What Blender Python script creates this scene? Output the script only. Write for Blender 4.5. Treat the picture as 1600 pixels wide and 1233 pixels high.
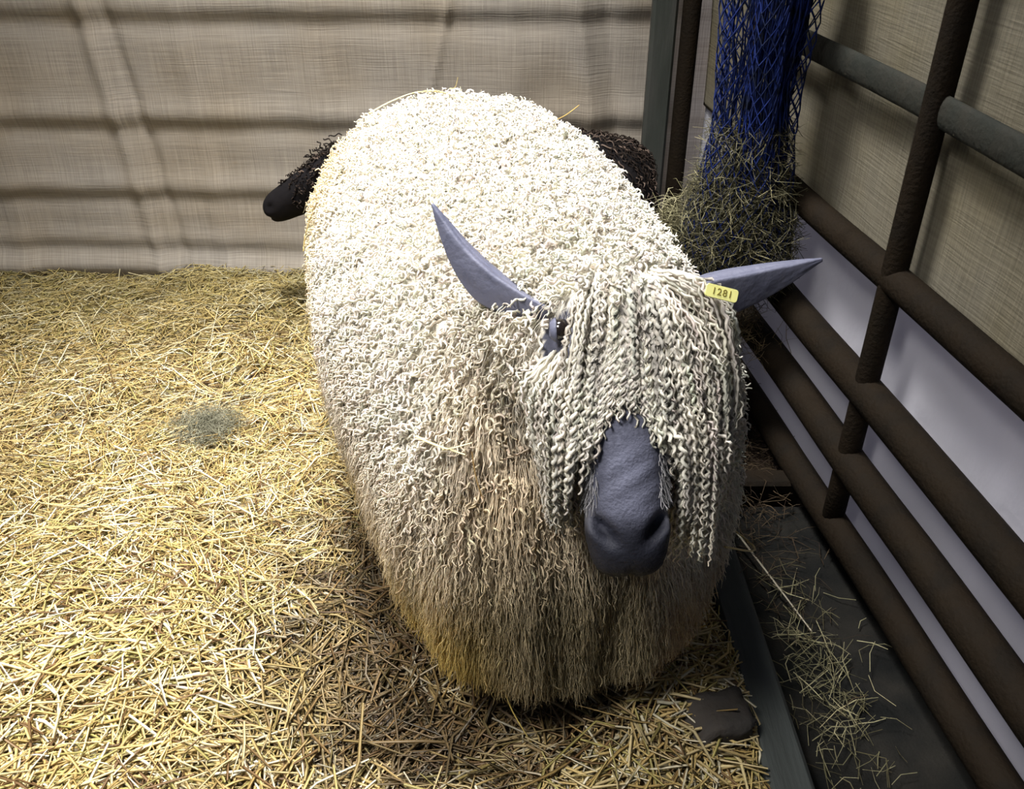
import bpy, bmesh, math, random
import numpy as np
from mathutils import Vector, Matrix, noise
from mathutils.bvhtree import BVHTree
random.seed(7)
rng = np.random.default_rng(7)
for o in list(bpy.data.objects):
    bpy.data.objects.remove(o)
C = bpy.context.scene.collection
PI = math.pi

# ------------------------------------------------------------------ camera
cam_d = bpy.data.cameras.new('camera')
cam = bpy.data.objects.new('camera', cam_d)
C.objects.link(cam)
cam.location = (0, 0, 1.4)
cam.rotation_euler = (math.radians(90 - 32.8), 0, 0)
cam_d.sensor_width = 36
cam_d.lens = 31.5
cam_d.clip_start = 0.02
bpy.context.scene.camera = cam

# ------------------------------------------------------------------ world, lights, exposure
w = bpy.data.worlds.new('world')
bpy.context.scene.world = w
w.use_nodes = True
w.node_tree.nodes['Background'].inputs[0].default_value = (0.74, 0.82, 1.0, 1)
w.node_tree.nodes['Background'].inputs[1].default_value = 0.10


def area(name, loc, target, size, power, col=(1, 1, 1), size_y=None, spread=180):
    d = bpy.data.lights.new(name, 'AREA')
    d.energy = power
    d.color = col
    d.size = size
    d.spread = math.radians(spread)
    if size_y:
        d.shape = 'RECTANGLE'
        d.size_y = size_y
    o = bpy.data.objects.new(name, d)
    C.objects.link(o)
    o.location = loc
    o.rotation_euler = (Vector(target) - Vector(loc)).to_track_quat('-Z', 'Y').to_euler()
    return o


area('barn_lamp', (-0.50, 1.80, 3.1), (-0.42, 1.95, 0), 0.6, 56, (1.0, 0.985, 0.97), None, 84)
area('front_fill', (-1.1, 0.2, 2.9), (-0.75, 1.05, 0), 0.7, 30, (1.0, 0.975, 0.95), None, 84)  # unseen fill added near the camera to brighten straw and forelock
area('daylight_behind_wall', (-1.0, 4.6, 1.5), (-0.9, 3.0, 0.5), 3.0, 60, (1.0, 0.95, 0.88), 1.6)
area('daylight_beside_gate', (2.3, 1.0, 1.3), (0.8, 1.3, 0.3), 2.2, 58, (0.86, 0.86, 1.0), 1.2)

vs = bpy.context.scene.view_settings
vs.view_transform = 'Standard'
vs.look = 'None'
vs.gamma = 1
vs.use_curve_mapping = False
vs.exposure = 0.0


# ------------------------------------------------------------------ materials
def mat(name, col, rough=0.7, var=0.0, scale=20.0, bump=0.0, bscale=80.0, metal=0.0, attr=None,
        transl=0.0, col2=None, stretch=(1, 1, 1), spec=0.3, detail=5.0):
    m = bpy.data.materials.new(name)
    m.use_nodes = True
    nt = m.node_tree
    N, L = nt.nodes, nt.links
    b = N['Principled BSDF']
    b.inputs['Roughness'].default_value = rough
    b.inputs['Metallic'].default_value = metal
    b.inputs['Specular IOR Level'].default_value = spec
    tc = N.new('ShaderNodeTexCoord')
    mp = N.new('ShaderNodeMapping')
    mp.inputs['Scale'].default_value = stretch
    L.new(tc.outputs['Object'], mp.inputs[0])
    if attr:
        a = N.new('ShaderNodeVertexColor')
        a.layer_name = attr
        base = a.outputs['Color']
    else:
        a = N.new('ShaderNodeRGB')
        a.outputs[0].default_value = (*col, 1)
        base = a.outputs[0]
    if var > 0 or col2:
        n = N.new('ShaderNodeTexNoise')
        n.inputs['Scale'].default_value = scale
        n.inputs['Detail'].default_value = detail
        L.new(mp.outputs[0], n.inputs['Vector'])
        if col2:
            r = N.new('ShaderNodeValToRGB')
            r.color_ramp.elements[0].position = 0.38
            r.color_ramp.elements[1].position = 0.64
            L.new(n.outputs['Fac'], r.inputs[0])
            mx = N.new('ShaderNodeMix')
            mx.data_type = 'RGBA'
            L.new(r.outputs[0], mx.inputs[0])
            L.new(base, mx.inputs[6])
            mx.inputs[7].default_value = (*col2, 1)
            base = mx.outputs[2]
        if var > 0:
            mr = N.new('ShaderNodeMapRange')
            mr.inputs['From Min'].default_value = 0.25
            mr.inputs['From Max'].default_value = 0.75
            mr.inputs['To Min'].default_value = 1 - var
            mr.inputs['To Max'].default_value = 1 + var
            L.new(n.outputs['Fac'], mr.inputs[0])
            hs = N.new('ShaderNodeHueSaturation')
            L.new(base, hs.inputs['Color'])
            L.new(mr.outputs[0], hs.inputs['Value'])
            base = hs.outputs[0]
    L.new(base, b.inputs['Base Color'])
    if bump > 0:
        n2 = N.new('ShaderNodeTexNoise')
        n2.inputs['Scale'].default_value = bscale
        n2.inputs['Detail'].default_value = 6
        L.new(mp.outputs[0], n2.inputs['Vector'])
        bp = N.new('ShaderNodeBump')
        bp.inputs['Strength'].default_value = bump
        bp.inputs['Distance'].default_value = 0.01
        L.new(n2.outputs['Fac'], bp.inputs['Height'])
        L.new(bp.outputs[0], b.inputs['Normal'])
    if transl > 0:
        t = N.new('ShaderNodeBsdfTranslucent')
        L.new(base, t.inputs['Color'])
        ms = N.new('ShaderNodeMixShader')
        ms.inputs[0].default_value = transl
        L.new(b.outputs[0], ms.inputs[1])
        L.new(t.outputs[0], ms.inputs[2])
        L.new(ms.outputs[0], N['Material Output'].inputs[0])
    return m


def hessian(name, col, dirt, transl, side=False):
    """coarse sackcloth: crossed fine waves, blotches of dirt"""
    m = mat(name, col, 0.95, 0.22, 3.2, 0.0, transl=transl, col2=dirt, spec=0.05)
    nt = m.node_tree
    N, L = nt.nodes, nt.links
    tc = [n for n in N if n.type == 'TEX_COORD'][0]
    b = N['Principled BSDF']
    outs = []
    for ax in ('X', 'Z'):
        mp = N.new('ShaderNodeMapping')
        mp.inputs['Scale'].default_value = ((240, 1, 6) if ax == 'X' else (6, 1, 240)) if not side else ((1, 240, 9) if ax == 'X' else (1, 9, 240))
        L.new(tc.outputs['Object'], mp.inputs[0])
        n = N.new('ShaderNodeTexNoise')
        n.inputs['Scale'].default_value = 1.0
        n.inputs['Detail'].default_value = 2
        L.new(mp.outputs[0], n.inputs['Vector'])
        outs.append(n.outputs['Fac'])
    ad = N.new('ShaderNodeMath')
    ad.operation = 'ADD'
    L.new(outs[0], ad.inputs[0])
    L.new(outs[1], ad.inputs[1])
    bp = N.new('ShaderNodeBump')
    bp.inputs['Strength'].default_value = 0.35
    bp.inputs['Distance'].default_value = 0.004
    L.new(ad.outputs[0], bp.inputs['Height'])
    L.new(bp.outputs[0], b.inputs['Normal'])
    # threads modulate the colour a little
    src = b.inputs['Base Color'].links[0].from_socket
    mr = N.new('ShaderNodeMapRange')
    mr.inputs['From Min'].default_value = 0.7
    mr.inputs['From Max'].default_value = 1.3
    mr.inputs['To Min'].default_value = 0.80
    mr.inputs['To Max'].default_value = 1.16
    L.new(ad.outputs[0], mr.inputs[0])
    hs = N.new('ShaderNodeHueSaturation')
    L.new(src, hs.inputs['Color'])
    L.new(mr.outputs[0], hs.inputs['Value'])
    L.new(hs.outputs[0], b.inputs['Base Color'])
    for n in N:
        if n.type == 'BSDF_TRANSLUCENT':
            L.new(hs.outputs[0], n.inputs['Color'])
    return m


M = {}
M['hessian'] = hessian('hessian', (0.44, 0.395, 0.335), (0.33, 0.285, 0.225), 0.35)
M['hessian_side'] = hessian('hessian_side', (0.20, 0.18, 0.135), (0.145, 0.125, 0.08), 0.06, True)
M['sheet'] = mat('sheet', (0.56, 0.55, 0.58), 0.8, 0.08, 4, 0.15, 60, transl=0.4, spec=0.1)
M['rusty'] = mat('rusty', (0.017, 0.012, 0.0075), 0.72, 0.35, 14, 0.35, 120, col2=(0.009, 0.007, 0.005), spec=0.06)
M['greymetal'] = mat('greymetal', (0.024, 0.026, 0.021), 0.75, 0.3, 18, 0.3, 90, spec=0.2, col2=(0.024, 0.023, 0.018))
M['greenpost'] = mat('greenpost', (0.045, 0.05, 0.042), 0.6, 0.3, 16, 0.25, 70, stretch=(1, 1, .2), col2=(0.045, 0.045, 0.04))
M['kerb'] = mat('kerb', (0.075, 0.084, 0.08), 0.6, 0.4, 24, 0.35, 90, stretch=(1, .12, 1), col2=(0.04, 0.045, 0.042))
M['mat'] = mat('rubber', (0.009, 0.0095, 0.009), 0.9, 0.4, 10, 0.4, 200, spec=0.1, col2=(0.014, 0.013, 0.011))
M['wood_block'] = mat('wood_block', (0.05, 0.042, 0.035), 0.8, 0.35, 30, 0.5, 60, stretch=(1, 1, .3), col2=(0.03, 0.027, 0.024))
M['ground'] = mat('ground', (0.045, 0.030, 0.017), 0.95, 0.4, 9, 0.8, 60, col2=(0.024, 0.016, 0.009))
M['straw'] = mat('straw', (1, 1, 1), 0.45, 0.12, 60, attr='Col', spec=0.45)
M['hay'] = mat('hay', (1, 1, 1), 0.8, 0.12, 60, attr='Col', spec=0.15)
M['wool'] = mat('wool', (1, 1, 1), 0.75, 0.08, 90, attr='Col', spec=0.12, transl=0.28)
M['skin'] = mat('skin', (1, 1, 1), 0.6, 0.16, 60, 0.25, 220, attr='Col', spec=0.16)
M['ear'] = mat('ear_skin', (0.15, 0.155, 0.215), 0.55, 0.2, 26, 0.18, 120, spec=0.35, col2=(0.095, 0.10, 0.145))
M['eye'] = mat('eye', (0.012, 0.009, 0.008), 0.12, spec=0.6)
M['tag'] = mat('tag_yellow', (0.86, 0.83, 0.30), 0.4, 0.05, 60, spec=0.4)
M['ink'] = mat('tag_ink', (0.22, 0.18, 0.03), 0.6)
M['net'] = mat('net_blue', (0.008, 0.020, 0.12), 0.7, 0.3, 30, spec=0.15, col2=(0.006, 0.009, 0.022))
M['dark_wool'] = mat('dark_wool', (1, 1, 1), 0.85, 0.2, 60, attr='Col', spec=0.1)


# ------------------------------------------------------------------ helpers
def link(name, me, m=None, parent=None, smooth=False):
    o = bpy.data.objects.new(name, me)
    C.objects.link(o)
    if m is not None:
        for q in (m if isinstance(m, (list, tuple)) else [m]):
            me.materials.append(q)
    if smooth:
        me.polygons.foreach_set('use_smooth', [True] * len(me.polygons))
    if parent:
        o.parent = parent
    return o


def props(o, label=None, cat=None, group=None, kind=None):
    if label: o['label'] = label
    if cat: o['category'] = cat
    if group: o['group'] = group
    if kind: o['kind'] = kind
    return o


def empty(name, loc, label, cat, group=None):
    o = bpy.data.objects.new(name, None)
    C.objects.link(o)
    o.location = loc
    o.empty_display_size = 0.1
    bpy.context.view_layer.update()
    return props(o, label, cat, group)


def child(name, me, m, root, smooth=True, kind=None):
    """mesh given in world coordinates -> stored relative to its root"""
    loc = Vector((0, 0, 0))
    r = root
    while r is not None:
        loc += r.location
        r = r.parent
    me.transform(Matrix.Translation(-loc))
    o = link(name, me, m, root, smooth)
    if kind:
        o['kind'] = kind
    return o


def mesh_np(name, verts, faces, cols=None):
    """verts (N,3), faces (F,k) uniform; cols (N,3) point colours"""
    me = bpy.data.meshes.new(name)
    verts = np.asarray(verts, np.float32)
    faces = np.asarray(faces, np.int32)
    F, k = faces.shape
    me.vertices.add(len(verts))
    me.vertices.foreach_set('co', verts.ravel())
    me.loops.add(F * k)
    me.loops.foreach_set('vertex_index', faces.ravel())
    me.polygons.add(F)
    me.polygons.foreach_set('loop_start', np.arange(0, F * k, k, dtype=np.int32))
    me.update(calc_edges=True)
    if cols is not None:
        a = me.color_attributes.new('Col', 'FLOAT_COLOR', 'POINT')
        c4 = np.ones((len(verts), 4), np.float32)
        c4[:, :3] = cols
        a.data.foreach_set('color', c4.ravel())
    return me


def resample(P, K):
    """(N,M,3) -> (N,K,3) catmull-rom"""
    N, Mn, _ = P.shape
    t = np.linspace(0, Mn - 1, K)
    i = np.clip(t.astype(int), 0, Mn - 2)
    f = (t - i)[None, :, None]
    p0 = P[:, np.clip(i - 1, 0, Mn - 1)]
    p1 = P[:, i]
    p2 = P[:, i + 1]
    p3 = P[:, np.clip(i + 2, 0, Mn - 1)]
    return 0.5 * (2 * p1 + (p2 - p0) * f + (2 * p0 - 5 * p1 + 4 * p2 - p3) * f ** 2 + (3 * p1 - p0 - 3 * p2 + p3) * f ** 3)


def nrm(a):
    return a / (np.linalg.norm(a, axis=-1, keepdims=True) + 1e-9)


def frames(P):
    T = nrm(np.gradient(P, axis=1))
    mean = nrm(P[:, -1] - P[:, 0])
    ref = np.where(np.abs(mean[:, 2:3]) > 0.8, np.array([[1., 0, 0]]), np.array([[0, 0, 1.]]))
    ref = ref[:, None, :] + 0 * P
    A = nrm(np.cross(T, ref))
    B = np.cross(T, A)
    return T, A, B


def tubes(name, P, R, sides, cols, flat=1.0, cap=False):
    """P (N,K,3), R (N,K), cols (N,3) or (N,K,3)"""
    N, K, _ = P.shape
    T, A, B = frames(P)
    ang = np.arange(sides) * 2 * PI / sides
    ring = (A[:, :, None, :] * np.cos(ang)[None, None, :, None] + B[:, :, None, :] * np.sin(ang)[None, None, :, None] * flat)
    V = P[:, :, None, :] + ring * R[:, :, None, None]
    if cols.ndim == 2:
        cols = np.repeat(cols[:, None, :], K, 1)
    CC = np.repeat(cols[:, :, None, :], sides, 2)
    base = (np.arange(N) * K * sides)[:, None, None]
    k = np.arange(K - 1)[None, :, None] * sides
    s = np.arange(sides)[None, None, :]
    s2 = (s + 1) % sides
    a = base + k + s
    b = base + k + s2
    F = np.stack([a, b, b + sides, a + sides], -1).reshape(-1, 4)
    return mesh_np(name, V.reshape(-1, 3), F, CC.reshape(-1, 3))


def curl(P, K, amp, turns, grow=0.0, phase=None):
    """wrap the resampled path P in a helix; amp (N,), turns (N,)"""
    Q = resample(P, K)
    N = len(Q)
    T, A, B = frames(Q)
    t = np.linspace(0, 1, K)[None, :]
    if phase is None:
        phase = rng.uniform(0, 2 * PI, N)
    a = phase[:, None] + 2 * PI * (turns * rng.choice([-1, 1], N))[:, None] * t
    am = amp[:, None] * (0.4 + 0.6 * np.clip(t * 5, 0, 1)) * (1 + grow * t)
    return Q + (A * np.cos(a)[..., None] + B * np.sin(a)[..., None]) * am[..., None]


def bm_mesh(name, bm):
    me = bpy.data.meshes.new(name)
    bmesh.ops.recalc_face_normals(bm, faces=bm.faces)
    bm.to_mesh(me)
    bm.free()
    return me


def rod(bm, p, q, r, seg=14, flat=1.0, round_end=True, wob=0.0):
    """bar of round section from p to q with small end bevels"""
    p, q = Vector(p), Vector(q)
    d = (q - p)
    L = d.length
    d.normalize()
    ref = Vector((0, 0, 1)) if abs(d.z) < 0.8 else Vector((0, 1, 0))
    a = d.cross(ref).normalized()
    b = a.cross(d).normalized()
    n = max(2, int(L / 0.12))
    st = [0.0, 0.004] + [L * i / n for i in range(1, n)] + [L - 0.004, L]
    rr = [r * 0.86, r] + [r] * (n - 1) + [r, r * 0.86]
    rings = []
    for s, rad in zip(st, rr):
        off = Vector((0, 0, 0))
        if wob:
            off = a * noise.noise((s * 2, p.x * 5, p.z * 9)) * wob + b * noise.noise((s * 2, p.y * 5 + 9, p.z * 9)) * wob
        rings.append([bm.verts.new(p + d * s + off + a * math.cos(t) * rad * flat + b * math.sin(t) * rad)
                      for t in [2 * PI * i / seg for i in range(seg)]])
    for u, v in zip(rings, rings[1:]):
        for i in range(seg):
            bm.faces.new((u[i], u[(i + 1) % seg], v[(i + 1) % seg], v[i]))
    bm.faces.new(rings[0][::-1])
    bm.faces.new(rings[-1])


def bar(bm, p, q, wx, wz, bev=0.004):
    """rectangular bar from p to q"""
    p, q = Vector(p), Vector(q)
    d = (q - p)
    L = d.length
    d.normalize()
    ref = Vector((0, 0, 1)) if abs(d.z) < 0.8 else Vector((0, 1, 0))
    a = d.cross(ref).normalized()
    b = a.cross(d).normalized()
    prof = [(-wx / 2 + bev, -wz / 2), (wx / 2 - bev, -wz / 2), (wx / 2, -wz / 2 + bev), (wx / 2, wz / 2 - bev),
            (wx / 2 - bev, wz / 2), (-wx / 2 + bev, wz / 2), (-wx / 2, wz / 2 - bev), (-wx / 2, -wz / 2 + bev)]
    n = max(2, int(L / 0.15))
    rings = []
    for i in range(n + 1):
        c = p + d * L * i / n
        rings.append([bm.verts.new(c + a * x + b * y) for x, y in prof])
    for u, v in zip(rings, rings[1:]):
        for i in range(8):
            bm.faces.new((u[i], u[(i + 1) % 8], v[(i + 1) % 8], v[i]))
    bm.faces.new(rings[0][::-1])
    bm.faces.new(rings[-1])


# ------------------------------------------------------------------ setting
GD = Vector((-0.1221, 0.9925, 0))          # direction of the gate along the pen side
GN = Vector((0.9925, 0.1221, 0))           # outward normal (away from the sheep)


def gate_pt(Y, z, off=0.0):
    return Vector((0.717 - 0.123 * (Y - 1.49), Y, z)) + GN * off


def straw_h(x, y):
    x = np.asarray(x, float)
    y = np.asarray(y, float)
    h = 0.034 + 0.009 * np.sin(x * 11.3 + 2 * np.sin(y * 5.1)) * np.sin(y * 12.7 + x * 4) + 0.016 * np.sin(x * 5.1 + 1.3 * np.sin(y * 3.3)) + 0.012 * np.sin(y * 6.3 + x * 2.7 + 1) \
        + 0.007 * np.sin(x * 13 + y * 7.7) + 0.006 * np.sin(y * 17 - x * 9)
    h = h + 0.05 * np.exp(-((x + 0.70) ** 2 / 0.12 + (y - 2.65) ** 2 / 0.08))
    h = h + 0.05 * np.exp(-((x - 0.25) ** 2 / 0.012 + (y - 1.15) ** 2 / 0.06))
    return np.clip(h, 0.004, 1)


# floor: gentle lumps
n = 90
bm = bmesh.new()
vv = [[bm.verts.new((-2.6 + 4.8 * i / n, -0.6 + 4.6 * j / n, -0.01 + 0.008 * noise.noise((i * .3, j * .3, 0)))) for i in range(n + 1)] for j in range(n + 1)]
for j in range(n):
    for i in range(n):
        bm.faces.new((vv[j][i], vv[j][i + 1], vv[j + 1][i + 1], vv[j + 1][i]))
fl = link('floor', bm_mesh('floor', bm), M['ground'], smooth=True)
fl['kind'] = 'structure'

# back wall cloth over horizontal rails
WY = 2.97
RZ = [1.16, 0.913, 0.583, 0.345, 0.155]


def wall_y(x, z):
    d = 0.0
    for r in RZ:
        u = (z - r)
        d += 0.012 * math.exp(-(u / 0.04) ** 2)                # pressed out over the rail
        d -= 0.009 * math.exp(-((u + 0.05) / 0.035) ** 2)      # falls back under it
    # gathered vertical creases
    for cx, dep, lean, wd in ((-1.28, .022, .10, .022), (-1.20, -.018, .12, .02), (-1.02, .010, .03, .03), (-0.62, .012, -.02, .05),
                              (-0.30, .012, -.25, .012), (0.02, .012, .05, .04), (0.26, .024, .14, .03), (0.34, -.02, .12, .03), (-1.7, .012, -.05, .04)):
        u = x - cx + lean * (z - .5)
        d += dep * math.exp(-(u / wd) ** 2) * (0.5 + 0.5 * noise.noise((cx * 9, z * 2.2, 3)) + .35)
    d += 0.022 * noise.noise((x * 1.6, z * 2.1, 0)) + 0.008 * noise.noise((x * 6, z * 5, 7))
    # swollen loose roll of cloth at the foot
    roll = 0.075 * math.exp(-((z - 0.055) / 0.055) ** 2) * (0.75 + 0.25 * math.sin(x * 2.3 + 1.5))
    d += roll
    return WY - 0.03 - d


nx, nz = 260, 150
X0, X1, Z0, Z1 = -2.5, 0.66, 0.012, 1.55
bm = bmesh.new()
vv = []
for j in range(nz + 1):
    tz = j / nz
    z = Z0 + (Z1 - Z0) * tz ** 1.3
    row = []
    for i in range(nx + 1):
        x = X0 + (X1 - X0) * i / nx
        sag = 0.010 * math.sin(x * 3.1) * math.exp(-z * 2)
        row.append(bm.verts.new((x, wall_y(x, z), z + sag + 0.003)))
    vv.append(row)
for j in range(nz):
    for i in range(nx):
        bm.faces.new((vv[j][i], vv[j][i + 1], vv[j + 1][i + 1], vv[j + 1][i]))
o = link('wall_back', bm_mesh('wall_back', bm), M['hessian'], smooth=True)
o['kind'] = 'structure'
sol = o.modifiers.new('s', 'SOLIDIFY')
sol.thickness = 0.002

# hurdle carrying the back cloth: horizontal rails behind it
root = empty('back_hurdle', (-0.9, WY + 0.02, 0), 'dark rail hurdle behind the beige hessian back cloth, its rails showing as bands', 'hurdle')
for r in RZ:
    bm = bmesh.new()
    rod(bm, (-2.5, WY + 0.005, r), (0.42, WY + 0.005, r), 0.022)
    child('rail', bm_mesh('rail', bm), M['rusty'], root)
for x in (-1.78, -0.78):
    bm = bmesh.new()
    bar(bm, (x, WY + 0.045, 0), (x, WY + 0.045, 1.5), 0.04, 0.03)
    child('upright', bm_mesh('upright', bm), M['rusty'], root, False)

# corner posts
bm = bmesh.new()
bar(bm, (0.455, 2.865, 0), (0.455, 2.865, 1.5), 0.075, 0.05, 0.008)
o = props(link('corner_post', bm_mesh('corner_post', bm), M['greenpost']), 'greenish grey square post at the right end of the hessian back cloth', 'post')
bm = bmesh.new()
rod(bm, (0.535, 2.86, 0), (0.535, 2.86, 1.5), 0.028)
o = props(link('gate_post', bm_mesh('gate_post', bm), M['rusty'], smooth=True), 'round rusty brown post in the corner beside the grey post', 'post')

# side gate: a thing of rails and uprights
root = empty('pen_gate', gate_pt(1.5, 0), 'long dark rusty metal gate of five rails along the right side of the pen', 'gate')
for z, r, m_, fl_ in ((0.985, 0.028, 'greymetal', .4), (0.674, 0.030, 'rusty', 1), (0.425, 0.036, 'rusty', 1), (0.254, 0.037, 'rusty', 1), (0.081, 0.034, 'rusty', 1)):
    bm = bmesh.new()
    rod(bm, gate_pt(-0.25, z), gate_pt(2.36, z), r, 16, fl_, wob=0.006)
    o = child('rail', bm_mesh('rail', bm), M[m_], root)
    if z > 0.9: o['label'] = 'greyish flat top rail'
for Y in (1.52, 2.33, 0.1):
    bm = bmesh.new()
    rod(bm, gate_pt(Y, 0.06, -0.004), gate_pt(Y, 1.5, -0.004), 0.0235, 14)
    child('upright', bm_mesh('upright', bm), M['rusty'], root)
bm = bmesh.new()
rod(bm, gate_pt(-0.25, 1.3), gate_pt(2.36, 1.3), 0.028, 16)
child('rail', bm_mesh('rail', bm), M['rusty'], root)


def side_cloth(name, z0, z1, off, m, amp, kind_fold):
    bm = bmesh.new()
    nx, nz = 170, 60
    rows = []
    for j in range(nz + 1):
        row = []
        for i in range(nx + 1):
            Y = -0.3 + 3.15 * i / nx
            z = z0 + (z1 - z0) * j / nz
            if kind_fold:
                d = amp * (abs(math.sin(Y * 9 + 1.2 * math.sin(z * 4 + Y * 3))) ** 0.6 - .5) + amp * noise.noise((Y * 5, z * 2, 2))
                d += 0.008 * noise.noise((Y * 2.0, z * 3.0, 0))
            else:
                d = amp * noise.noise((Y * 2.4, z * 2.4, 5)) + amp * .4 * noise.noise((Y * 8, z * 5, 1))
            edge = 0.012 * noise.noise((Y * 3, 0, 3)) if j in (0, nz) else 0
            p = gate_pt(Y, z + edge, off + d)
            row.append(bm.verts.new(p))
        rows.append(row)
    for j in range(nz):
        for i in range(nx):
            bm.faces.new((rows[j][i], rows[j][i + 1], rows[j + 1][i + 1], rows[j + 1][i]))
    o = link(name, bm_mesh(name, bm), m, smooth=True)
    s = o.modifiers.new('s', 'SOLIDIFY')
    s.thickness = 0.002
    return o


props(side_cloth('hessian_screen', 0.64, 1.5, 0.050, M['hessian_side'], 0.010, False),
      'brown hessian screen hung behind the upper rails of the side gate', 'cloth')
props(side_cloth('white_sheet', 0.0, 0.70, 0.064, M['sheet'], 0.009, True),
      'pale bluish white sheet hung in folds behind the lower gate rails', 'cloth')

# kerb beam, cross beam, rubber mat, block
bm = bmesh.new()
bar(bm, (0.462, 0.55, 0.035), (0.440, 1.64, 0.035), 0.075, 0.09, 0.008)
props(link('kerb_beam', bm_mesh('kerb_beam', bm), M['kerb']), 'weathered grey beam edging the straw beside the dark mat', 'beam')
bm = bmesh.new()
bar(bm, (0.40, 1.70, 0.03), (0.685, 1.70, 0.03), 0.06, 0.085, 0.008)
props(link('cross_beam', bm_mesh('cross_beam', bm), M['rusty']), 'short dark beam lying across the far end of the black mat', 'beam')
bm = bmesh.new()
vs_ = []
nx_, ny_ = 10, 40
for k, zz in ((0, 0.014), (1, 0.002)):
    vs_.append([[bm.verts.new((0.505 + (0.22 + .117 * (1.66 - y)) * i / nx_, y, zz + (0.003 * noise.noise((i * .5, j * .3, 0)) if k == 0 else 0)))
                 for i in range(nx_ + 1)] for j, y in enumerate([0.5 + 1.155 * q / ny_ for q in range(ny_ + 1)])])
for k in (0, 1):
    for j in range(ny_):
        for i in range(nx_):
            f = (vs_[k][j][i], vs_[k][j][i + 1], vs_[k][j + 1][i + 1], vs_[k][j + 1][i])
            bm.faces.new(f if k == 0 else f[::-1])
t, u = vs_
loop = [(0, i) for i in range(nx_)] + [(j, nx_) for j in range(ny_)] + [(ny_, i) for i in range(nx_, 0, -1)] + [(j, 0) for j in range(ny_, 0, -1)]
for (j0, i0), (j1, i1) in zip(loop, loop[1:] + loop[:1]):
    bm.faces.new((t[j0][i0], t[j1][i1], u[j1][i1], u[j0][i0]))
props(link('rubber_mat', bm_mesh('rubber_mat', bm), M['mat'], smooth=True), 'black rubber mat on the ground between grey beam and gate', 'mat')

bm = bmesh.new()
bmesh.ops.create_cube(bm, size=1)
bmesh.ops.subdivide_edges(bm, edges=bm.edges, cuts=5, use_grid_fill=True)
for v in bm.verts:
    v.co = Vector((v.co.x * 0.105, v.co.y * 0.085, v.co.z * 0.11))
    v.co += Vector((noise.noise(v.co * 24), noise.noise(v.co * 24 + Vector((5, 0, 0))), noise.noise(v.co * 24 + Vector((0, 7, 0))))) * 0.007
    if v.co.z > 0.02 and v.co.x < -0.02:
        v.co.z -= (-v.co.x - 0.02) * 0.7
bmesh.ops.bevel(bm, geom=[e for e in bm.edges if e.is_manifold and e.calc_face_angle() > 0.8], offset=0.005, segments=2, affect='EDGES')
bm.transform(Matrix.Rotation(0.25, 4, 'Z'))
o = link('wooden_block', bm_mesh('wooden_block', bm), M['wood_block'], smooth=True)
o.location = (0.352, 0.99, 0.072)
props(o, 'dark wooden block standing in the straw against the grey beam', 'block')


# ------------------------------------------------------------------ sheep base mesh
def loft(bm, stations, seg=36):
    """stations: (center, axis_side, axis_up, half_w, up, down, power)"""
    rings = []
    for c, ax, up, hw, hu, hd, pw in stations:
        c, ax, up = Vector(c), Vector(ax).normalized(), Vector(up).normalized()
        r = []
        for i in range(seg):
            t = 2 * PI * i / seg
            cx, sy = math.cos(t), math.sin(t)
            sx = math.copysign(abs(cx) ** pw, cx)
            syy = math.copysign(abs(sy) ** pw, sy)
            r.append(bm.verts.new(c + ax * sx * hw + up * syy * (hu if sy > 0 else hd)))
        rings.append(r)
    for u, v in zip(rings, rings[1:]):
        for i in range(seg):
            bm.faces.new((u[i], u[(i + 1) % seg], v[(i + 1) % seg], v[i]))
    bm.faces.new(rings[0][::-1])
    bm.faces.new(rings[-1])


def blob(bm, c, r, rot=None):
    m4 = Matrix.Translation(c) @ (rot or Matrix()) @ Matrix.Diagonal((*r, 1))
    bmesh.ops.create_uvsphere(bm, u_segments=28, v_segments=18, radius=1, matrix=m4)


def limb(bm, pts):
    st = []
    for i, (p, r) in enumerate(pts):
        a = Vector(pts[max(i - 1, 0)][0])
        b = Vector(pts[min(i + 1, len(pts) - 1)][0])
        d = (b - a).normalized()
        s = Vector((1, 0, 0))
        up = d.cross(s).normalized()
        st.append((p, s, up, r, r, r, 1))
    loft(bm, st, 18)


def remesh(bm, voxel, smooth):
    me = bpy.data.meshes.new('tmp')
    bmesh.ops.recalc_face_normals(bm, faces=bm.faces)
    bm.to_mesh(me)
    bm.free()
    o = bpy.data.objects.new('tmp', me)
    C.objects.link(o)
    r = o.modifiers.new('r', 'REMESH')
    r.mode = 'VOXEL'
    r.voxel_size = voxel
    s = o.modifiers.new('s', 'SMOOTH')
    s.iterations = smooth
    s.factor = 0.5
    dg = bpy.context.evaluated_depsgraph_get()
    out = bpy.data.meshes.new_from_object(o.evaluated_get(dg))
    bpy.data.objects.remove(o)
    bpy.data.meshes.remove(me)
    return out


# body axis helpers (rear -> chest)
AX = Vector((0.175, -0.985, 0))
SX = Vector((0.985, 0.175, 0))
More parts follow.
